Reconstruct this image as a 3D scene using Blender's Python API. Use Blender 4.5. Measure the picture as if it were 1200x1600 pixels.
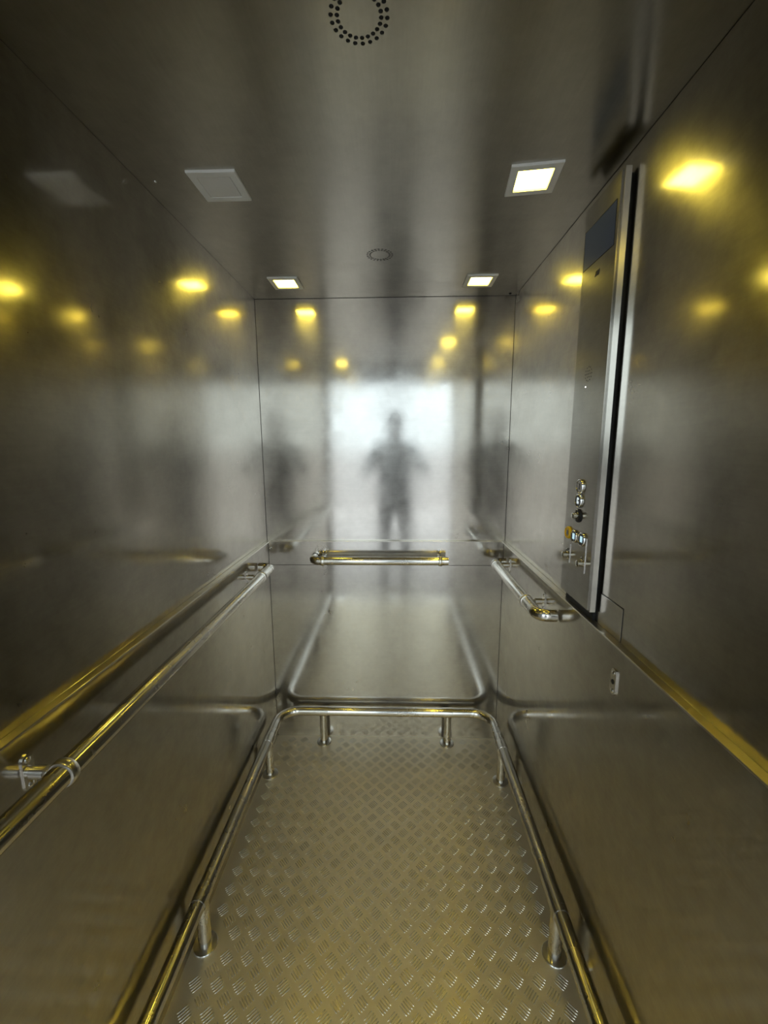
import bpy, bmesh, math, random
from mathutils import Vector, Matrix
from mathutils.geometry import tessellate_polygon

random.seed(4)
for o in list(bpy.data.objects):
    bpy.data.objects.remove(o)
scn = bpy.context.scene
C = scn.collection

# ------------------------------------------------------------------ frame of the cabin (metres, floor at z = 0)
XL, XR, D, ZC = -0.6408, 0.5357, 1.974, 2.200       # left wall, right wall, back wall, ceiling
YF = 0.10                                           # front of the car, at the open doorway
CAMZ = 1.5488
ZL = 1.079                                          # top of the ledge
LOW = 0.006                                         # lower panels stand this far proud of the upper walls
LIP = 0.020                                         # the ledge projects this far

# ------------------------------------------------------------------ camera
pitch, yaw, roll, fpx = 0.1645, -0.0288, -0.0049, 639.34
cp, sp, cy, sy = math.cos(pitch), math.sin(pitch), math.cos(yaw), math.sin(yaw)
fwd = Vector((sy*cp, cy*cp, -sp)); right = Vector((cy, -sy, 0)); up = right.cross(fwd)
r2 = right*math.cos(roll) + up*math.sin(roll); u2 = -right*math.sin(roll) + up*math.cos(roll)
cam = bpy.data.objects.new('camera', bpy.data.cameras.new('camera'))
C.objects.link(cam); scn.camera = cam
cam.data.sensor_fit = 'VERTICAL'; cam.data.sensor_height = 36.0; cam.data.sensor_width = 27.0
cam.data.lens = fpx/1600*36.0
cam.data.clip_start = 0.01
m = Matrix((r2, u2, -fwd)).transposed().to_4x4(); m.translation = (0, 0, CAMZ)
cam.matrix_world = m

# ------------------------------------------------------------------ daylight outside the open door, exposure
world = bpy.data.worlds.new('overcast_sky'); scn.world = world; world.use_nodes = True
bg = world.node_tree.nodes['Background']
bg.inputs['Color'].default_value = (0.74, 0.89, 1.0, 1)
bg.inputs['Strength'].default_value = 3.0
LAMP_COLOR, LAMP_STRENGTH = (1.0, 0.80, 0.09, 1), 27.0
vs = scn.view_settings
vs.view_transform = 'Standard'; vs.look = 'None'; vs.exposure = 0.0; vs.gamma = 1.0; vs.use_curve_mapping = False

# ------------------------------------------------------------------ materials
MAT = {}
def new_mat(name):
    mt = bpy.data.materials.new(name); mt.use_nodes = True
    nt = mt.node_tree
    for n in list(nt.nodes): nt.nodes.remove(n)
    out = nt.nodes.new('ShaderNodeOutputMaterial')
    MAT[name] = mt
    return mt, nt, out
def plain(name, col, rough=0.5, metal=0.0, emit=None, strength=0.0, spec=0.5):
    mt, nt, out = new_mat(name)
    b = nt.nodes.new('ShaderNodeBsdfPrincipled')
    b.inputs['Base Color'].default_value = (*col, 1)
    b.inputs['Roughness'].default_value = rough; b.inputs['Metallic'].default_value = metal
    b.inputs['Specular IOR Level'].default_value = spec
    # faint mottling, so that nothing is one flat tone
    nz = nt.nodes.new('ShaderNodeTexNoise'); nz.inputs['Scale'].default_value = 60
    mp = nt.nodes.new('ShaderNodeMapRange'); mp.inputs[3].default_value = max(0.02, rough-0.04); mp.inputs[4].default_value = min(1, rough+0.04)
    nt.links.new(nz.outputs['Fac'], mp.inputs[0]); nt.links.new(mp.outputs[0], b.inputs['Roughness'])
    if emit:
        b.inputs['Emission Color'].default_value = (*emit[:3], 1); b.inputs['Emission Strength'].default_value = strength
    nt.links.new(b.outputs[0], out.inputs[0])
    return mt
def brushed(name, col, tangent, sharp=0.13, hazy=0.42, haze=0.45, aniso=0.75, grain=(1, 1, 1), smudge=0.5, wave=0.0):
    """Brushed stainless sheet: a fairly clear mirror lobe and a wide lobe that smears along `tangent`."""
    mt, nt, out = new_mat(name)
    N, L = nt.nodes, nt.links
    geo = N.new('ShaderNodeNewGeometry')
    if tangent == 'level':          # lie level in the sheet, whichever way the wall faces: the grain smears upright
        tg = N.new('ShaderNodeVectorMath'); tg.operation = 'CROSS_PRODUCT'; tg.inputs[1].default_value = (0, 0, 1)
        L.new(geo.outputs['True Normal'], tg.inputs[0])
    elif tangent:
        tg = N.new('ShaderNodeCombineXYZ')
        for i in range(3): tg.inputs[i].default_value = tangent[i]
    # smudges and wear
    n1 = N.new('ShaderNodeTexNoise'); n1.inputs['Scale'].default_value = 7.0; n1.inputs['Detail'].default_value = 5; n1.inputs['Roughness'].default_value = 0.68; n1.inputs['Distortion'].default_value = 0.0
    L.new(geo.outputs['Position'], n1.inputs['Vector'])
    # fine hairline grain
    mp = N.new('ShaderNodeMapping'); mp.inputs['Scale'].default_value = grain
    L.new(geo.outputs['Position'], mp.inputs['Vector'])
    n2 = N.new('ShaderNodeTexNoise'); n2.inputs['Scale'].default_value = 14.0; n2.inputs['Detail'].default_value = 2
    L.new(mp.outputs[0], n2.inputs['Vector'])
    r1 = N.new('ShaderNodeMapRange'); r1.inputs[1].default_value = 0.3; r1.inputs[2].default_value = 0.7
    r1.inputs[3].default_value = sharp*(1-smudge*0.5); r1.inputs[4].default_value = sharp*(1+smudge*0.6)
    L.new(n1.outputs['Fac'], r1.inputs[0])
    g1 = N.new('ShaderNodeBsdfAnisotropic'); g1.distribution = 'MULTI_GGX'
    g2 = N.new('ShaderNodeBsdfAnisotropic'); g2.distribution = 'MULTI_GGX'
    cr = N.new('ShaderNodeMix'); cr.data_type = 'RGBA'
    cr.inputs[6].default_value = (*[c*0.93 for c in col], 1); cr.inputs[7].default_value = (*[min(1, c*1.07) for c in col], 1)
    L.new(n2.outputs['Fac'], cr.inputs[0])
    for g in (g1, g2): L.new(cr.outputs[2], g.inputs['Color'])
    L.new(r1.outputs[0], g1.inputs['Roughness'])
    g1.inputs['Anisotropy'].default_value = aniso*0.4
    g2.inputs['Roughness'].default_value = hazy; g2.inputs['Anisotropy'].default_value = aniso
    if tangent: L.new(tg.outputs[0], g1.inputs['Tangent']); L.new(tg.outputs[0], g2.inputs['Tangent'])
    hz = N.new('ShaderNodeMapRange'); hz.inputs[1].default_value = 0.3; hz.inputs[2].default_value = 0.7
    hz.inputs[3].default_value = haze*(1-0.3*smudge); hz.inputs[4].default_value = min(1, haze*(1+0.3*smudge))
    L.new(n1.outputs['Fac'], hz.inputs[0])
    mx = N.new('ShaderNodeMixShader')
    L.new(hz.outputs[0], mx.inputs[0]); L.new(g1.outputs[0], mx.inputs[1]); L.new(g2.outputs[0], mx.inputs[2])
    if wave:
        n3 = N.new('ShaderNodeTexNoise'); n3.inputs['Scale'].default_value = 3.2; n3.inputs['Detail'].default_value = 1
        L.new(geo.outputs['Position'], n3.inputs['Vector'])
        bp = N.new('ShaderNodeBump'); bp.inputs['Strength'].default_value = 1.0; bp.inputs['Distance'].default_value = wave
        L.new(n3.outputs['Fac'], bp.inputs['Height'])
        for g in (g1, g2): L.new(bp.outputs[0], g.inputs['Normal'])
    L.new(mx.outputs[0], out.inputs[0])
    return mt

STEEL = (0.530, 0.500, 0.447)
brushed('wall_steel', STEEL, 'level', sharp=0.120, hazy=0.29, haze=0.32, aniso=0.42, grain=(1, 1, 14), wave=0.0006, smudge=0.75)
brushed('ceiling_steel', (0.47, 0.445, 0.39), (1, 0, 0), sharp=0.16, hazy=0.30, haze=0.42, aniso=0.35, grain=(14, 1, 1), wave=0.0005)
brushed('panel_steel', (0.40, 0.38, 0.34), None, sharp=0.13, hazy=0.30, haze=0.35, aniso=0.0, grain=(1, 1, 14))
brushed('trim_steel', (0.76, 0.73, 0.67), None, sharp=0.16, hazy=0.34, haze=0.4, aniso=0.0)
brushed('ledge_steel', (0.80, 0.76, 0.68), None, sharp=0.13, hazy=0.30, haze=0.35, aniso=0.0, smudge=0.3)
brushed('tube_steel', (0.72, 0.69, 0.63), None, sharp=0.12, hazy=0.28, haze=0.25, aniso=0.0, smudge=0.05)
brushed('chequer_plate', (0.90, 0.815, 0.64), None, sharp=0.38, hazy=0.62, haze=0.6, aniso=0.0, smudge=0.35)
brushed('lug_metal', (0.90, 0.82, 0.66), None, sharp=0.26, hazy=0.45, haze=0.5, aniso=0.0, smudge=0.1)
plain('chrome', (0.85, 0.84, 0.82), 0.10, 1.0)
plain('brass_nickel', (0.70, 0.66, 0.55), 0.22, 1.0)
plain('black_rubber', (0.010, 0.010, 0.010), 0.6)
plain('black_gloss', (0.012, 0.012, 0.015), 0.15)
plain('white_frame', (0.86, 0.85, 0.80), 0.45)
plain('off_diffuser', (0.84, 0.82, 0.77), 0.5)
plain('lamp_glow', (0.9, 0.85, 0.7), 0.5, emit=LAMP_COLOR, strength=LAMP_STRENGTH)
plain('screen_glass', (0.020, 0.026, 0.060), 0.30, emit=(0.03, 0.05, 0.10), strength=0.15, spec=0.12)
plain('legend_blue', (0.5, 0.75, 0.85), 0.4, emit=(0.55, 0.85, 1.0), strength=0.75)
plain('legend_white', (0.8, 0.85, 0.85), 0.4, emit=(0.8, 0.92, 1.0), strength=0.6)
plain('alarm_yellow', (0.85, 0.52, 0.01), 0.35)
plain('led_white', (0.9, 0.9, 0.9), 0.3, emit=(1, 1, 1), strength=2.0)
plain('paving', (0.80, 0.73, 0.70), 0.8)
plain('render_wall', (0.74, 0.69, 0.67), 0.85)
plain('skin', (0.45, 0.27, 0.19), 0.55)
plain('dark_shirt', (0.030, 0.030, 0.038), 0.85)
plain('dark_trousers', (0.025, 0.026, 0.032), 0.85)
plain('dark_hair', (0.02, 0.014, 0.010), 0.6)
plain('dark_shoe', (0.02, 0.02, 0.02), 0.5)
plain('eye_white', (0.7, 0.7, 0.7), 0.3)

# ------------------------------------------------------------------ mesh helpers
def mesh_obj(name, bm, mat, parent=None, smooth=False, matrix=None):
    me = bpy.data.meshes.new(name); bm.normal_update(); bm.to_mesh(me); bm.free()
    me.materials.append(MAT[mat])
    if smooth:
        for p in me.polygons: p.use_smooth = True
    o = bpy.data.objects.new(name, me); C.objects.link(o)
    if parent is not None: o.parent = parent
    if matrix is not None: o.matrix_local = matrix
    return o
def empty(name, loc=(0, 0, 0)):
    o = bpy.data.objects.new(name, None); C.objects.link(o); o.location = loc; o.empty_display_size = 0.05
    return o
def tag(o, label, cat, group=None, kind=None):
    o['label'] = label; o['category'] = cat
    if group: o['group'] = group
    if kind: o['kind'] = kind
    return o
def box(bm, x0, x1, y0, y1, z0, z1, bevel=0.0, seg=2):
    r = bmesh.ops.create_cube(bm, size=1.0, matrix=Matrix.Translation(((x0+x1)/2, (y0+y1)/2, (z0+z1)/2)) @ Matrix.Diagonal((x1-x0, y1-y0, z1-z0, 1)))
    if bevel:
        es = list({e for v in r['verts'] for e in v.link_edges})
        bmesh.ops.bevel(bm, geom=es, offset=bevel, segments=seg, affect='EDGES', profile=0.5)
def box_obj(name, b, mat, parent=None, bevel=0.0, seg=2):
    bm = bmesh.new(); box(bm, *b, bevel=bevel, seg=seg); return mesh_obj(name, bm, mat, parent)
def frame_of(direction):
    z = Vector(direction).normalized()
    a = Vector((0, 0, 1)) if abs(z.z) < 0.9 else Vector((0, 1, 0))
    x = a.cross(z).normalized(); y = z.cross(x)
    return x, y, z
def lathe(bm, origin, axis, profile, seg=24):
    """profile: (distance along axis, radius) pairs; ends with radius 0 close."""
    x, y, z = frame_of(axis); o = Vector(origin); rings = []
    for t, r in profile:
        if r <= 1e-7: rings.append([bm.verts.new(o+z*t)])
        else: rings.append([bm.verts.new(o+z*t+(x*math.cos(2*math.pi*k/seg)+y*math.sin(2*math.pi*k/seg))*r) for k in range(seg)])
    for a, b in zip(rings, rings[1:]):
        for k in range(seg):
            k2 = (k+1) % seg
            if len(a) == 1 and len(b) == 1: continue
            if len(a) == 1: bm.faces.new((a[0], b[k], b[k2]))
            elif len(b) == 1: bm.faces.new((a[k], b[0], a[k2]))
            else: bm.faces.new((a[k], b[k], b[k2], a[k2]))
def rounded_path(pts, radius, n=10):
    """polyline with its inner corners replaced by arcs"""
    pts = [Vector(p) for p in pts]; out = [pts[0]]
    for i in range(1, len(pts)-1):
        a, b, c = pts[i-1], pts[i], pts[i+1]
        d1, d2 = (a-b).normalized(), (c-b).normalized()
        ang = d1.angle(d2); tl = radius/math.tan(ang/2)
        p1, p2 = b+d1*tl, b+d2*tl
        cen = b+(d1+d2).normalized()*(radius/math.sin(ang/2))
        v1, v2 = p1-cen, p2-cen
        tot = v1.angle(v2); ax = v1.cross(v2).normalized()
        for k in range(n+1): out.append(cen+Matrix.Rotation(tot*k/n, 3, ax) @ v1)
    out.append(pts[-1]); return out
def sweep(bm, pts, r, seg=24, cap=True):
    pts = [Vector(p) for p in pts]; n = len(pts)
    tang = [((pts[min(i+1, n-1)]-pts[max(i-1, 0)])).normalized() for i in range(n)]
    x, y, z = frame_of(tang[0]); rings = []
    for i in range(n):
        if i:
            q = tang[i-1].rotation_difference(tang[i]); x = q @ x
        t = tang[i]; x = (x-t*x.dot(t)).normalized(); y = t.cross(x)
        rings.append([bm.verts.new(pts[i]+(x*math.cos(2*math.pi*k/seg)+y*math.sin(2*math.pi*k/seg))*r) for k in range(seg)])
    for a, b in zip(rings, rings[1:]):
        for k in range(seg): bm.faces.new((a[k], a[(k+1) % seg], b[(k+1) % seg], b[k]))
    if cap:
        bm.faces.new(rings[0][::-1]); bm.faces.new(rings[-1])
def shade(o, angle=0.6):
    for p in o.data.polygons: p.use_smooth = True
    o.data.set_sharp_from_angle(angle=angle)
    return o

# ------------------------------------------------------------------ the cabin shell
def structure(o, label, cat): return tag(o, label, cat, kind='structure')

wl = box_obj('wall_left', (XL-0.03, XL, YF, D+0.03, ZL-0.005, ZC+0.03), 'wall_steel')
structure(wl, 'brushed stainless steel side wall on the left above the ledge', 'wall')
box_obj('lower_panel', (XL-0.03, XL+LOW, YF, D-LOW, 0, ZL-0.005), 'wall_steel', wl)
wr = box_obj('wall_right', (XR, XR+0.03, YF, D+0.03, ZL-0.005, ZC+0.03), 'wall_steel')
structure(wr, 'brushed stainless steel side wall on the right behind the control panel', 'wall')
box_obj('lower_panel', (XR-LOW, XR+0.03, YF, D-LOW, 0, ZL-0.005), 'wall_steel', wr)
# cover plate let into the right wall below the control panel, with an open joint around it
box_obj('cover_plate', (XR-0.0015, XR+0.002, 0.927, 1.038, ZL+0.0005, 1.162), 'wall_steel', wr, bevel=0.0006, seg=1)
box_obj('joint_line', (XR-0.0006, XR+0.001, 0.9252, 1.0400, ZL+0.0005, 1.1642), 'black_rubber', wr)
wb = box_obj('wall_back', (XL, XR, D, D+0.03, ZL-0.005, ZC+0.03), 'wall_steel')
structure(wb, 'brushed stainless steel back wall reflecting the open doorway', 'wall')
ZS = 0.9535
box_obj('band_panel', (XL+LOW, XR-LOW, D-LOW, D+0.03, ZS+0.001, ZL-0.005), 'wall_steel', wb)
box_obj('lower_panel', (XL+LOW, XR-LOW, D-LOW, D+0.03, 0, ZS-0.001), 'wall_steel', wb)
box_obj('seam', (XL+LOW, XR-LOW, D-LOW+0.004, D, ZS-0.001, ZS+0.001), 'black_rubber', wb)

J = 0.0012
for nm, b in (('corner_joint', (XL, XL+J, D-0.0012, D+0.001, ZL, ZC)), ('corner_joint', (XR-J, XR, D-0.0012, D+0.001, ZL, ZC)),
              ('corner_joint', (XL+LOW, XL+LOW+J, D-LOW-0.0012, D-LOW+0.001, 0, ZL-0.005)), ('corner_joint', (XR-LOW-J, XR-LOW, D-LOW-0.0012, D-LOW+0.001, 0, ZL-0.005)),
              ('ceiling_joint', (XL, XR, D-0.0012, D+0.001, ZC-J, ZC+0.001))):
    box_obj(nm, b, 'black_rubber', wb)
box_obj('ceiling_joint', (XR-0.0006, XR+0.001, YF, D-0.002, ZC-J, ZC+0.001), 'black_rubber', wr)
box_obj('ceiling_joint', (XL-0.001, XL+0.0004, YF, D-0.002, ZC-0.0005, ZC+0.001), 'black_rubber', wl)
def ledge(name, b, label):
    o = box_obj(name, b, 'ledge_steel', bevel=0.0014, seg=2)
    return structure(o, label, 'ledge')
ledge('trim_1', (XL, XL+LIP, YF, D, ZL-0.005, ZL), 'narrow steel ledge along the left wall above the long handrail')
ledge('trim_2', (XR-LIP, XR, YF, D, ZL-0.005, ZL), 'narrow steel ledge along the right wall under the control panel')
ledge('trim_3', (XL+LIP, XR-LIP, D-LIP, D, ZL-0.005, ZL), 'narrow steel ledge across the back wall above its short handrail')

# front: the open doorway behind the photographer
wf = box_obj('wall_front', (XL-0.03, XL+0.035, YF-0.06, YF, 0, ZC), 'wall_steel')
structure(wf, 'steel door jambs and header around the open doorway', 'doorway')
box_obj('door_jamb', (XR-0.012, XR+0.03, YF-0.06, YF, 0, ZC), 'wall_steel', wf)
box_obj('door_header', (XL+0.035, XR-0.012, YF-0.06, YF, 2.10, ZC), 'wall_steel', wf)

# ceiling, with two rings of drilled holes for the fans
VENTS = ((-0.0562, 0.7467), (-0.0551, 1.5551))
def hole_centres(cx, cyy):
    for r, ph in ((0.0437, 0.0), (0.0342, 0.0)):
        for k in range(22):
            a = 2*math.pi*(k/22)+0.09+ph
            yield cx+r*math.cos(a), cyy+r*math.sin(a)
outer = [Vector((XL-0.03, YF-0.06, ZC)), Vector((XR+0.03, YF-0.06, ZC)), Vector((XR+0.03, D+0.03, ZC)), Vector((XL-0.03, D+0.03, ZC))]
# cut the sheet into strips so that the triangulation stays well shaped
bm = bmesh.new()
def ceiling_patch(x0, x1, y0, y1, vent=None):
    o_ = [Vector((x0, y0, ZC)), Vector((x1, y0, ZC)), Vector((x1, y1, ZC)), Vector((x0, y1, ZC))]
    if vent is None:
        bm.faces.new([bm.verts.new(p) for p in o_]); return
    loops = [o_]
    for hx, hy in hole_centres(*vent):
        loops.append([Vector((hx+0.0037*math.cos(2*math.pi*k/10), hy+0.0037*math.sin(2*math.pi*k/10), ZC)) for k in range(10)][::-1])
    flat = [v for l in loops for v in l]; vsx = [bm.verts.new(p) for p in flat]
    for t in tessellate_polygon(loops):
        try: bm.faces.new([vsx[i] for i in t])
        except ValueError: pass
    base = 4
    for l in loops[1:]:
        tops = [bm.verts.new(p+Vector((0, 0, 0.0008))) for p in l]
        for k in range(10):
            a, b = vsx[base+k], vsx[base+(k+1) % 10]
            bm.faces.new((a, b, tops[(k+1) % 10], tops[k]))
        base += 10
x0, x1, y0, y1 = XL-0.03, XR+0.03, YF-0.06, D+0.03
va, vb = VENTS; h = 0.06; vx = -0.0557
ceiling_patch(x0, vx-h, y0, y1); ceiling_patch(vx+h, x1, y0, y1)
ceiling_patch(vx-h, vx+h, y0, va[1]-h); ceiling_patch(vx-h, vx+h, va[1]-h, va[1]+h, va)
ceiling_patch(vx-h, vx+h, va[1]+h, vb[1]-h); ceiling_patch(vx-h, vx+h, vb[1]-h, vb[1]+h, vb)
ceiling_patch(vx-h, vx+h, vb[1]+h, y1)
for f in bm.faces:
    f.normal_update()
    if f.normal.z > 0.5: f.normal_flip()
ceil = mesh_obj('ceiling', bm, 'ceiling_steel')
structure(ceil, 'dull brushed steel ceiling sheet with square lights and drilled vents', 'ceiling')
for (vxx, vyy), lab in zip(VENTS, ('larger ring of drilled vent holes at the top edge of the picture', 'smaller ring of drilled vent holes nearer the back wall')):
    bm = bmesh.new(); lathe(bm, (vxx, vyy, ZC+0.00085), (0, 0, 1), [(0, 0.028), (0, 0.050), (0.01, 0.050), (0.01, 0.028), (0, 0.028)], 32)
    tag(mesh_obj('ceiling_vent', bm, 'black_rubber'), lab, 'vent', 'ceiling vents')

# floor: five-bar chequer plate
fl = box_obj('floor', (XL+LOW, XR-LOW, YF-0.06, D-LOW, -0.01, 0.0), 'chequer_plate')
structure(fl, 'five-bar chequer plate floor of worn grey metal', 'floor')
def lug_mesh():
    bm = bmesh.new()
    for k in range(-2, 3):
        off = k*0.0072; L_ = 0.0170 if abs(k) < 2 else 0.0155; w = 0.0019; hh = 0.0014
        o_ = [(-L_, 0), (-L_*0.72, -w), (L_*0.72, -w), (L_, 0), (L_*0.72, w), (-L_*0.72, w)]
        lo = [bm.verts.new((x, y+off, 0)) for x, y in o_]
        hi = [bm.verts.new((x*0.80, y*0.45+off, hh)) for x, y in o_]
        for i in range(6): bm.faces.new((lo[i], lo[(i+1) % 6], hi[(i+1) % 6], hi[i]))
        bm.faces.new(hi)
    me = bpy.data.meshes.new('lug_group'); bm.normal_update(); bm.to_mesh(me); bm.free(); me.materials.append(MAT['lug_metal'])
    return me
LUG = lug_mesh()
posts_xy = [(-0.377, 1.925), (0.268, 1.925), (-0.596, 1.705), (-0.596, 1.030), (-0.596, 0.455), (0.487, 1.685), (0.487, 1.030), (0.487, 0.455)]
P = 0.0645; spots = []
for off, ang in ((0.0, -math.pi/4), (P/2, math.pi/4)):
    i0 = -20
    for i in range(-20, 6):
        for j in range(-16, 18):
            x = 0.482+off+i*P; y = 0.967+off+j*P
            if XL+LOW+0.026 < x < XR-LOW-0.026 and YF-0.02 < y < D-LOW-0.024 and all(math.hypot(x-a, y-b) > 0.062 for a, b in posts_xy):
                spots.append((x, y, ang))
def in_view(x, y):
    v = Vector((x, y, -CAMZ)); z = v.dot(fwd); px = 600+fpx*v.dot(r2)/z; py = 800-fpx*v.dot(u2)/z
    return 240 < px < 920 and py < 1605 and z > 0
spots.sort(key=lambda s: (not in_view(s[0], s[1]), s[1]))
for x, y, a in spots[:300]:
    o = bpy.data.objects.new('tread_lugs', LUG); C.objects.link(o); o.parent = fl
    o.location = (x, y, 0.0); o.rotation_euler = (0, 0, a)
bm = bmesh.new()
for x, y, a in spots[300:]:
    n0 = len(bm.verts); bm.from_mesh(LUG); bm.verts.ensure_lookup_table()
    mtx = Matrix.Translation((x, y, 0)) @ Matrix.Rotation(a, 4, 'Z')
    for v in bm.verts[n0:]: v.co = mtx @ v.co
rest = mesh_obj('far_tread_lugs', bm, 'lug_metal', fl); rest['kind'] = 'stuff'

# ------------------------------------------------------------------ outside the doorway
sill = box_obj('door_sill', (XL+0.035, XR-0.012, -0.06, YF-0.06, -0.01, 0.001), 'trim_steel')
structure(sill, 'metal threshold at the open doorway', 'threshold')
g = box_obj('ground', (-9, 9, -14, -0.06, -0.05, 0.0), 'paving'); structure(g, 'pale paving outside the open doorway', 'paving')
ow = box_obj('wall_outside', (-9, 9, -6.7, -6.45, 0, 1.45), 'render_wall'); structure(ow, 'low rendered wall across the yard outside the doorway', 'wall')

# added side walls and roof narrow the daylight; plain walls stand beside the doorway
plain('outside_grey', (0.24, 0.225, 0.21), 0.85)
for nm, b, lab in (('wall_added_left', (-2.07, -1.95, -2.1, -0.06, 0, 2.6), 'added grey side wall outside the doorway that narrows the daylight, left'),
                   ('wall_added_right', (1.85, 1.97, -2.1, -0.06, 0, 2.6), 'added grey side wall outside the doorway that narrows the daylight, right'),
                   ('ceiling_added', (-2.07, 1.97, -1.5, -0.06, 2.6, 2.72), 'added grey flat roof outside the doorway that cuts the daylight from above'),
                   ('wall_shaft_left', (-2.07, XL-0.03, -0.06, YF, 0, 2.6), 'plain grey wall beside the open doorway, left'),
                   ('wall_shaft_right', (XR+0.03, 1.97, -0.06, YF, 0, 2.6), 'plain grey wall beside the open doorway, right'),
                   ('wall_shaft_top', (XL-0.03, XR+0.03, -0.06, YF-0.06, 2.2, 2.6), 'plain grey wall above the open doorway')):
    structure(box_obj(nm, b, 'outside_grey'), lab, 'wall')

# ------------------------------------------------------------------ ceiling lights
def ceiling_light(cx, cyy, rot, on, label):
    e = empty('ceiling_light', (cx, cyy, ZC)); e.rotation_euler = (0, 0, rot)
    s, q, t = 0.0602, 0.0400, 0.006
    bm = bmesh.new()
    def ring(hw, z, rad=0.0):
        if rad == 0: return [bm.verts.new((sx*hw, sy_*hw, z)) for sx, sy_ in ((-1, -1), (1, -1), (1, 1), (-1, 1))]
    a = ring(s, 0); b = ring(s, -t+0.001); c = ring(s-0.001, -t); d_ = ring(q+0.002, -t); e2 = ring(q, -t+0.0045)
    for r_a, r_b in ((a, b), (b, c), (c, d_), (d_, e2)):
        for k in range(4): bm.faces.new((r_a[k], r_a[(k+1) % 4], r_b[(k+1) % 4], r_b[k]))
    bmesh.ops.recalc_face_normals(bm, faces=bm.faces)
    mesh_obj('light_frame', bm, 'white_frame', e)
    bm = bmesh.new(); box(bm, -q, q, -q, q, -t+(0.0040 if on else 0.0006), -0.0005)
    mesh_obj('diffuser', bm, 'lamp_glow' if on else 'off_diffuser', e)
    tag(e, label, 'light', 'square ceiling lights')
ceiling_light(-0.447, 1.787, 0, True, 'lit square ceiling light in the back left corner of the ceiling')
ceiling_light(0.340, 1.793, 0, True, 'lit square ceiling light by the back wall on the right')
ceiling_light(-0.446, 1.150, 0, False, 'unlit grey square ceiling light on the left')
ceiling_light(0.342, 1.151, -0.1155, True, 'lit square ceiling light beside the control panel, slightly twisted')
ceiling_light(-0.440, 0.480, 0, True, 'lit square ceiling light over the doorway, left of the nearer vent')
ceiling_light(0.340, 0.480, 0, True, 'lit square ceiling light over the doorway, right of the nearer vent')

# ------------------------------------------------------------------ handrails
RZ, RR, STAND = 0.9935, 0.0205, 0.064
def screw(bm, p, axis, r=0.0042):
    lathe(bm, p, axis, [(0, r), (0.0012, r), (0.0024, r*0.6), (0.0026, r*0.3), (0.0018, 0)], 12)
def plate_bm(p, nrm, hw=0.011, hh=0.032, th=0.003):
    """upright plate with round ends on a wall, p = centre on the wall, nrm into the cabin"""
    bm = bmesh.new(); n = Vector(nrm); side = Vector((0, 0, 1)).cross(n); o = Vector(p)
    out = []
    for k in range(9): a = math.pi*k/8; out.append((hw*math.cos(a), hh-hw+hw*math.sin(a)))
    for k in range(9): a = math.pi+math.pi*k/8; out.append((hw*math.cos(a), -hh+hw+hw*math.sin(a)))
    lo = [bm.verts.new(o+side*x+Vector((0, 0, z))) for x, z in out]
    hi = [bm.verts.new(o+side*x+Vector((0, 0, z))+n*th) for x, z in out]
    m_ = len(out)
    for k in range(m_): bm.faces.new((lo[k], lo[(k+1) % m_], hi[(k+1) % m_], hi[k]))
    bm.faces.new(hi); bm.faces.new(lo[::-1])
    bmesh.ops.recalc_face_normals(bm, faces=bm.faces)
    return bm
def bracket(parent, wallp, nrm, along, stand=STAND, hh=0.034):
    n = Vector(nrm); w = Vector(wallp)
    pl = mesh_obj('bracket_plate', plate_bm(w, n, 0.011, hh), 'tube_steel', parent)
    for s in (-1, 1):
        bm = bmesh.new(); screw(bm, w+n*0.003+Vector((0, 0, s*(hh-0.011))), n, 0.0052); shade(mesh_obj('screw', bm, 'chrome', pl))
    bm = bmesh.new(); lathe(bm, w+n*0.003, n, [(0, 0.0085), (0.004, 0.0085), (0.006, 0.0108), (0.030, 0.0108), (0.032, 0.0060), (stand-RR+0.004, 0.0060), (stand-RR+0.004, 0)], 18)
    shade(mesh_obj('stub', bm, 'trim_steel', pl))
    bm = bmesh.new(); c = w+n*stand; a = Vector(along)
    lathe(bm, c-a*0.008, a, [(0, RR-0.001), (0, RR+0.0025), (0.002, RR+0.0038), (0.014, RR+0.0038), (0.016, RR+0.0025), (0.016, RR-0.001)], 28)
    shade(mesh_obj('collar', bm, 'trim_steel', parent))
def joint(parent, p, along):
    bm = bmesh.new(); lathe(bm, Vector(p)-Vector(along)*0.0012, along, [(0, RR-0.001), (0, RR+0.0006), (0.0024, RR+0.0006), (0.0024, RR-0.001)], 28)
    shade(mesh_obj('joint_ring', bm, 'panel_steel', parent))
GAP = 0.007
def side_rail(label, wall_x, sgn, ya, yb, brackets, elbows=(True, True)):
    """rail along a side wall; sgn = direction from wall into the cabin"""
    x = wall_x+sgn*STAND; e = empty('handrail', (x, (ya+yb)/2, RZ)); inv = Matrix.Translation(e.location).inverted()
    pts = []
    pts += [(wall_x+sgn*GAP, ya, RZ), (x, ya, RZ), (x, yb, RZ), (wall_x+sgn*GAP, yb, RZ)]
    bm = bmesh.new(); sweep(bm, rounded_path(pts, 0.036, 12), RR, 28)
    k = mesh_obj('rail_tube', bm, 'tube_steel', e); shade(k, 0.9)
    for y in brackets: bracket(e, (wall_x, y, RZ), (sgn, 0, 0), (0, 1, 0))
    for y in (ya+0.05, yb-0.05): joint(e, (x, y, RZ), (0, 1, 0))
    for c in e.children: c.matrix_parent_inverse = inv
    return tag(e, label, 'handrail', 'tubular steel handrails')
side_rail('long tubular steel handrail running along the left wall', XL+LOW, 1, 0.40, 1.800, (0.606, 1.655))
side_rail('short steel handrail with two bent ends on the right wall', XR-LOW, -1, 1.279, 1.895, (1.403, 1.845))
yb = D-LOW-STAND
e = empty('handrail', (-0.08, yb, RZ)); inv = Matrix.Translation(e.location).inverted()
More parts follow.
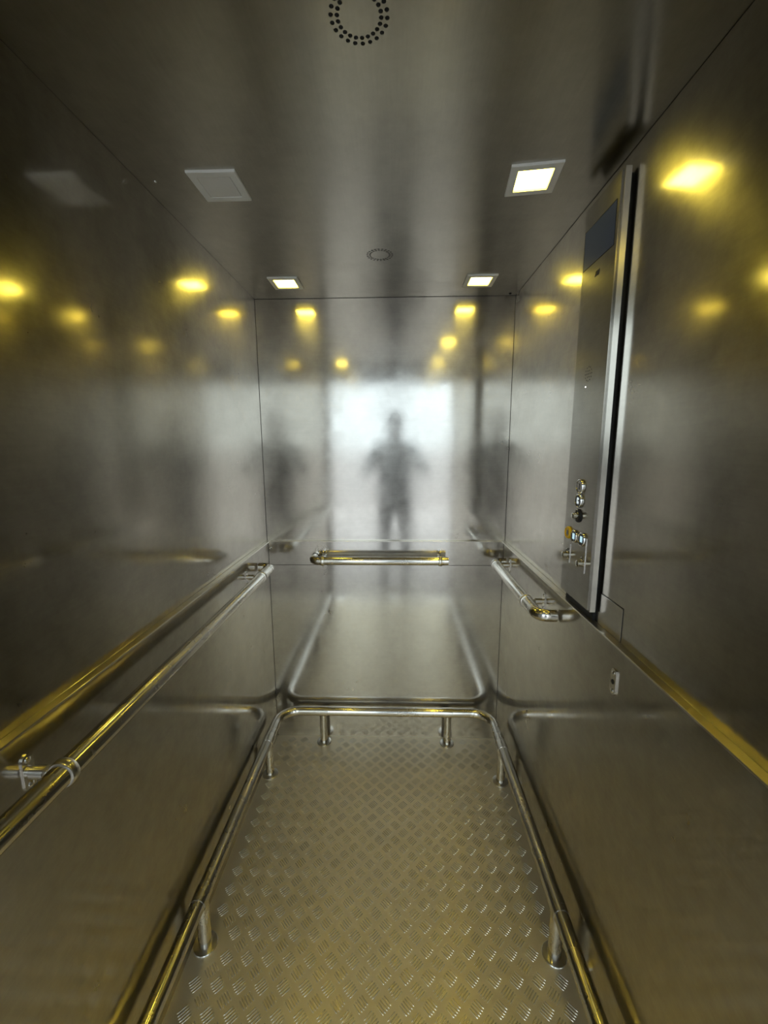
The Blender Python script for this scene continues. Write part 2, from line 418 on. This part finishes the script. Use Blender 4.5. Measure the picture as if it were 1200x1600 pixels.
bm = bmesh.new(); sweep(bm, rounded_path([(-0.402, D-LOW-GAP, RZ), (-0.402, yb, RZ), (0.252, yb, RZ)], 0.036, 12), RR, 28)
shade(mesh_obj('rail_tube', bm, 'tube_steel', e), 0.9)
for x in (-0.352, 0.214): bracket(e, (x, D-LOW, RZ), (0, -1, 0), (1, 0, 0), hh=0.046)
joint(e, (-0.365, yb, RZ), (1, 0, 0)); joint(e, (0.228, yb, RZ), (1, 0, 0))
for c in e.children: c.matrix_parent_inverse = inv
tag(e, 'short steel handrail on the back wall, bent only at its left end', 'handrail', 'tubular steel handrails')

# leftover bracket plate on the right lower panel
e = empty('bracket_plate', (XR-LOW, 0.926, 0.978)); inv = Matrix.Translation(e.location).inverted()
pl = mesh_obj('plate', plate_bm(e.location, (-1, 0, 0), 0.012, 0.034, 0.004), 'tube_steel', e)
for s in (-1, 1):
    bm = bmesh.new(); screw(bm, e.location+Vector((-0.004, 0, s*0.023)), (-1, 0, 0), 0.0052); shade(mesh_obj('screw', bm, 'chrome', e))
bm = bmesh.new(); lathe(bm, e.location+Vector((-0.004, 0, 0)), (-1, 0, 0), [(0, 0.006), (0.0008, 0.006), (0.0008, 0)], 14)
shade(mesh_obj('empty_bolt_hole', bm, 'black_rubber', e))
for c in e.children: c.matrix_parent_inverse = inv
tag(e, 'bare bracket plate with two screws on the right lower wall, no rail on it', 'bracket')

# ------------------------------------------------------------------ floor-mounted bumper rail
KZ, KR = 0.178, 0.0225
e = empty('bumper_rail', (-0.055, 1.2, 0)); inv = Matrix.Translation(e.location).inverted()
xa, xb, ybk = -0.597, 0.486, 1.925
bm = bmesh.new()
sweep(bm, rounded_path([(xa, 0.455, 0.05), (xa, 0.455, KZ), (xa, ybk, KZ), (xb, ybk, KZ), (xb, 0.455, KZ), (xb, 0.455, 0.05)], 0.095, 14)
      if False else rounded_path([(xa, 0.40, KZ), (xa, ybk, KZ), (xb, ybk, KZ), (xb, 0.40, KZ)], 0.100, 16), KR, 28)
shade(mesh_obj('rail_tube', bm, 'tube_steel', e), 0.9)
for x, y in posts_xy:
    back = abs(y-ybk) < 0.01; side_x = xa if x < 0 else xb
    px, py = (x, y) if back else (side_x, y)
    bm = bmesh.new(); lathe(bm, (px, py, 0.004), (0, 0, 1), [(0, 0.0195), (KZ-0.006, 0.0195), (KZ-0.006, 0)], 24)
    p = mesh_obj('post', bm, 'tube_steel', e); shade(p, 0.9)
    bm = bmesh.new(); lathe(bm, (px, py, 0.0), (0, 0, 1), [(0, 0.0365), (0.003, 0.0365), (0.0045, 0.035), (0.006, 0.021), (0.006, 0)], 28)
    shade(mesh_obj('floor_flange', bm, 'trim_steel', p))
    bm = bmesh.new(); ax = Vector((1, 0, 0)) if back else Vector((0, 1, 0))
    lathe(bm, Vector((px, py, KZ))-ax*0.026, ax, [(0, KR-0.001), (0, KR+0.0020), (0.052, KR+0.0020), (0.052, KR-0.001)], 28)
    shade(mesh_obj('collar', bm, 'tube_steel', e))
for c in e.children: c.matrix_parent_inverse = inv
tag(e, 'low U-shaped tubular steel bumper rail on posts around the floor', 'rail')

# ------------------------------------------------------------------ car operating panel
PX, PY0, PY1, PZ0, PZ1 = 0.5085, 1.041, 1.226, 1.106, 2.160
e = cop = empty('control_panel', (XR, (PY0+PY1)/2, PZ0)); inv = Matrix.Translation(e.location).inverted()
bm = bmesh.new(); box(bm, PX, 0.5270, PY0, PY1, PZ0, PZ1)
es = [ed for ed in bm.edges if abs(ed.verts[0].co.x-PX) < 1e-6 and abs(ed.verts[1].co.x-PX) < 1e-6]
bmesh.ops.bevel(bm, geom=es, offset=0.005, segments=2, affect='EDGES')
body = mesh_obj('front_plate', bm, 'panel_steel', e); shade(body, 0.5)
box_obj('edge_trim', (PX+0.006, 0.5275, PY0-0.0012, PY0+0.004, PZ0+0.001, PZ1-0.001), 'trim_steel', e)
box_obj('base_and_gap_shade', (0.5265, XR-0.0002, PY0+0.010, PY1-0.004, ZL+0.0005, PZ1-0.01), 'black_rubber', e)  # black base, carried down to the ledge as the shade under the panel
zw = CAMZ
scr = box_obj('display_screen', (PX-0.0006, PX+0.002, 1.058, 1.214, zw+0.457, zw+0.551), 'screen_glass', e)
bm = bmesh.new()
for (a0, a1, b0, b1) in ((1.056, 1.058, zw+0.455, zw+0.553), (1.214, 1.216, zw+0.455, zw+0.553), (1.058, 1.214, zw+0.455, zw+0.457), (1.058, 1.214, zw+0.551, zw+0.553)):
    box(bm, PX-0.0004, PX+0.002, a0, a1, b0, b1)
mesh_obj('screen_border', bm, 'black_gloss', scr)
# speaker perforation
bm = bmesh.new()
for r, n in ((0.0, 1), (0.009, 6), (0.018, 12)):
    for k in range(n):
        a = 2*math.pi*k/max(1, n)
        lathe(bm, (PX, 1.139+r*math.cos(a), zw+0.180+r*math.sin(a)), (-1, 0, 0), [(0, 0.0021), (0.0003, 0.0021), (0.0003, 0)], 8)
mesh_obj('speaker_holes', bm, 'black_rubber', e)
bm = bmesh.new(); lathe(bm, (PX, 1.150, zw+0.148), (-1, 0, 0), [(0, 0.0022), (0.0012, 0.0018), (0.0016, 0)], 10); mesh_obj('indicator_light', bm, 'led_white', e)
# three slanted engraved strokes under the screen
bm = bmesh.new()
for k in range(4):
    y = 1.142-k*0.0062; z = zw+0.423
    lathe(bm, (PX-0.0002, y, z-0.006), (0, -0.25, 1), [(0, 0.0007), (0.013, 0.0007)], 6)
mesh_obj('engraved_strokes', bm, 'black_rubber', e)
def button(y, z, r, kind, label=None):
    bz = bmesh.new(); lathe(bz, (PX, y, z), (-1, 0, 0), [(0, r), (0.0045, r), (0.0058, r-0.0008), (0.0062, r-0.0018), (0.0050, r-0.0028), (0.0040, r-0.0028)], 32)
    b = mesh_obj('push_button', bz, 'alarm_yellow' if kind == 'alarm' else 'chrome', cop); shade(b)
    face = {'alarm': 'alarm_yellow', 'plain': 'panel_steel', 'lit': 'black_gloss', 'white': 'black_gloss'}[kind]
    bz = bmesh.new(); lathe(bz, (PX, y, z), (-1, 0, 0), [(0.0040, r-0.0026), (0.0046, r-0.0034), (0.0046, 0)], 32)
    shade(mesh_obj('button_face', bz, face, b))
    X = PX-0.0046
    if kind == 'lit': box_obj('lit_legend', (X-0.0008, X+0.0002, y-0.0060, y+0.0060, z-0.0080, z+0.0080), 'legend_blue', b)
    elif kind == 'white':
        box_obj('lit_legend', (X-0.0008, X+0.0002, y-0.0040, y+0.0066, z-0.0085, z+0.0085), 'legend_white', b)
        box_obj('legend_mark', (X-0.0011, X+0.0002, y-0.0045, y+0.0005, z-0.0010, z+0.0022), 'black_gloss', b)
    elif kind == 'plain':
        bz = bmesh.new(); box(bz, X-0.0006, X+0.0004, y-0.0030, y+0.0030, z-0.0085, z+0.0085, bevel=0.0004, seg=1); mesh_obj('dark_slot', bz, 'black_gloss', b)
    elif kind == 'alarm':    # bell mark
        prof = [(-0.0075, -0.005), (0.0075, -0.005), (0.0055, -0.0025), (0.0048, 0.004), (0.0025, 0.0075), (-0.0025, 0.0075), (-0.0048, 0.004), (-0.0055, -0.0025)]
        bz = bmesh.new()
        hi = [bz.verts.new((X-0.0006, y+a, z+c)) for a, c in prof]; lo = [bz.verts.new((X+0.0002, y+a, z+c)) for a, c in prof]
        bz.faces.new(hi)
        for k in range(8): bz.faces.new((hi[k], lo[k], lo[(k+1) % 8], hi[(k+1) % 8]))
        lathe(bz, (X+0.0002, y, z-0.0075), (-1, 0, 0), [(0, 0.0022), (0.0008, 0.0022), (0.0008, 0)], 12)
        bmesh.ops.recalc_face_normals(bz, faces=bz.faces)
        mesh_obj('bell_mark', bz, 'black_gloss', b)
    if label: b['label'] = label
button(1.133, zw-0.117, 0.0195, 'plain', 'chrome push button with a dark slot')
button(1.135, zw-0.157, 0.0190, 'white', 'black push button with a white lit mark')
button(1.189, zw-0.258, 0.0180, 'alarm', 'yellow alarm button with a bell mark')
button(1.147, zw-0.260, 0.0180, 'lit', 'black push button with a pale blue lit square')
button(1.099, zw-0.258, 0.0185, 'lit', 'black push button with a pale blue lit square beside the edge trim')
def key_switch(y, z, bar=None, washer=False):
    bz = bmesh.new(); lathe(bz, (PX, y, z), (-1, 0, 0), [(0, 0.0105), (0.0030, 0.0105), (0.0036, 0.0088), (0.0170, 0.0082), (0.0176, 0.0072), (0.0176, 0)], 24)
    k = mesh_obj('key_switch', bz, 'brass_nickel', cop); shade(k)
    box_obj('key_slot', (PX-0.0180, PX-0.0170, y-0.0011, y+0.0011, z-0.0052, z+0.0052), 'black_gloss', k)
    bz = bmesh.new(); lathe(bz, (PX, y+0.003, z+0.011), (-1, 0, 0), [(0.001, 0.0062), (0.004, 0.0062), (0.0046, 0.0050), (0.0040, 0.0042), (0.001, 0.0042)], 18); shade(mesh_obj('lug_ring', bz, 'chrome', k))
    if washer:
        bz = bmesh.new(); lathe(bz, (PX, y, z), (-1, 0, 0), [(0, 0.0185), (0.0032, 0.0185), (0.0040, 0.0170), (0.0040, 0.010)], 28); shade(mesh_obj('black_washer', bz, 'black_rubber', k))
    if bar:
        box_obj('escutcheon_edge', (PX-0.0022, PX+0.001, y+bar[0]-0.0011, y+bar[0]+0.0011, z+bar[1], z+bar[2]), 'chrome', k, bevel=0.0004, seg=1)
key_switch(1.135, zw-0.199, washer=True)
key_switch(1.184, zw-0.323, bar=(-0.012, -0.022, 0.034))
key_switch(1.088, zw-0.322, bar=(-0.011, -0.026, 0.072))
for c in e.children: c.matrix_parent_inverse = inv
tag(e, 'tall steel lift control panel with screen, buttons and key switches', 'control panel')

# ------------------------------------------------------------------ little fixings
def stud(name, p, axis, r, mat, label):
    bm = bmesh.new(); lathe(bm, p, axis, [(0, r), (r*0.4, r), (r*0.9, r*0.6), (r, 0)], 12)
    o = mesh_obj(name, bm, mat); shade(o); tag(o, label, 'screw')
stud('ceiling_screw', (-0.601, 1.128, ZC), (0, 0, -1), 0.0035, 'chrome', 'bright screw head in the ceiling left of the unlit light')
stud('rubber_plug', (0.503, 1.945, ZC), (0, 0, -1), 0.0060, 'black_rubber', 'dark plug in the ceiling near the back right corner')
stud('panel_screw', (XL+0.017, D-LOW, ZL-0.040), (0, -1, 0), 0.0060, 'chrome', 'bright screw on the back wall in the left corner under the ledge')

# ------------------------------------------------------------------ the photographer, seen only in the reflections
def person():
    px, py = -0.005, -0.44
    V = []; Ed = []
    def v(x, y, z, rx, ry=None): V.append((Vector((px+x, py+y, z)), rx, ry or rx)); return len(V)-1
    def ed(*ids):
        for a, b in zip(ids, ids[1:]): Ed.append((a, b))
    pel = v(0, 0, 0.98, 0.165, 0.115); wai = v(0, 0.0, 1.14, 0.172, 0.125); che = v(0, 0, 1.36, 0.190, 0.125); sho = v(0, -0.01, 1.52, 0.10, 0.075)
    nec = v(0, 0.0, 1.60, 0.055); jaw = v(0, 0.02, 1.67, 0.062, 0.075); hea = v(0, 0.012, 1.76, 0.074, 0.092); top = v(0, 0.005, 1.83, 0.060, 0.075)
    ed(pel, wai, che, sho, nec, jaw, hea, top)
    nose = v(0, 0.125, 1.735, 0.014); nb = v(0, 0.10, 1.74, 0.02); ed(hea, nb, nose)
    for s in (-1, 1):
        hip = v(s*0.10, 0, 0.90, 0.098); kn = v(s*0.115, 0.02, 0.50, 0.062); an = v(s*0.12, -0.01, 0.09, 0.042); heel = v(s*0.12, 0.0, 0.045, 0.042); toe = v(s*0.135, 0.18, 0.035, 0.034)
        ed(pel, hip, kn, an, heel, toe)
        shj = v(s*0.185, -0.01, 1.50, 0.066); el = v(s*0.335, 0.10, 1.235, 0.047); wr_ = v(s*0.115, 0.335, 1.425, 0.029); pal = v(s*0.062-0.02, 0.385, 1.475, 0.026, 0.018)
        ed(sho, shj, el, wr_, pal)
        ear = v(s*0.085, 0.005, 1.745, 0.014); ed(hea, ear)
        for q in range(4):
            a = v(s*0.058-0.03, 0.405+0.002*q, 1.470+0.021*q, 0.0095); b = v(s*0.050-0.03, 0.4305, 1.472+0.021*q, 0.0085); c = v(s*0.028-0.03, 0.434, 1.474+0.020*q, 0.0075)
            ed(pal, a, b, c)
        t1 = v(s*0.052-0.02, 0.395, 1.500, 0.011); t2 = v(s*0.030-0.03, 0.398, 1.525, 0.0095); t3 = v(s*0.012-0.03, 0.405, 1.535, 0.008); ed(pal, t1, t2, t3)
    me = bpy.data.meshes.new('person'); me.from_pydata([p for p, _, _ in V], Ed, [])
    o = bpy.data.objects.new('person', me); C.objects.link(o)
    md = o.modifiers.new('skin', 'SKIN'); md.use_smooth_shade = True
    for i, (_, rx, ry) in enumerate(V): me.skin_vertices[0].data[i].radius = (rx, ry); me.skin_vertices[0].data[i].use_root = (i == 0)
    sb = o.modifiers.new('sub', 'SUBSURF'); sb.levels = 2; sb.render_levels = 2
    dg = bpy.context.evaluated_depsgraph_get(); dg.update()
    body_me = bpy.data.meshes.new_from_object(o.evaluated_get(dg))
    o.modifiers.clear(); o.data = body_me
    body_me.materials.clear()
    for k in ('dark_shirt', 'dark_trousers', 'skin', 'dark_shoe'): body_me.materials.append(MAT[k])
    for p in body_me.polygons:
        c = p.center; p.use_smooth = True; rel = c.y-py
        p.material_index = 3 if c.z < 0.085 else 1 if c.z < 1.0 else 2 if (c.z > 1.585 and rel < 0.3) or rel > 0.30 else 0
    bm = bmesh.new(); bmesh.ops.create_uvsphere(bm, u_segments=24, v_segments=14, radius=1.0, matrix=Matrix.Translation((px, py-0.012, 1.795)) @ Matrix.Diagonal((0.092, 0.108, 0.098, 1)))
    bmesh.ops.delete(bm, geom=[f for f in bm.verts if f.co.z < 1.72 or (f.co.y > py+0.075 and f.co.z < 1.80)], context='VERTS')
    h_ = mesh_obj('hair', bm, 'dark_hair', o, True)
    for s in (-1, 1):
        bm = bmesh.new(); bmesh.ops.create_uvsphere(bm, u_segments=12, v_segments=8, radius=0.011, matrix=Matrix.Translation((px+s*0.032, py+0.098, 1.755)))
        mesh_obj('eye', bm, 'eye_white', o, True)
    bm = bmesh.new(); box(bm, px-0.024, px+0.024, py+0.100, py+0.112, 1.690, 1.700, bevel=0.003); mesh_obj('mouth', bm, 'skin', o)
    tag(o, 'person in dark clothes holding up a phone, mirrored in the back wall', 'person')
    bm = bmesh.new(); box(bm, -0.039, 0.037, -0.0145, -0.0065, CAMZ-0.128, CAMZ+0.026, bevel=0.004)
    ph = mesh_obj('phone', bm, 'black_gloss'); tag(ph, 'black phone held up by the person mirrored in the back wall', 'phone')
person()
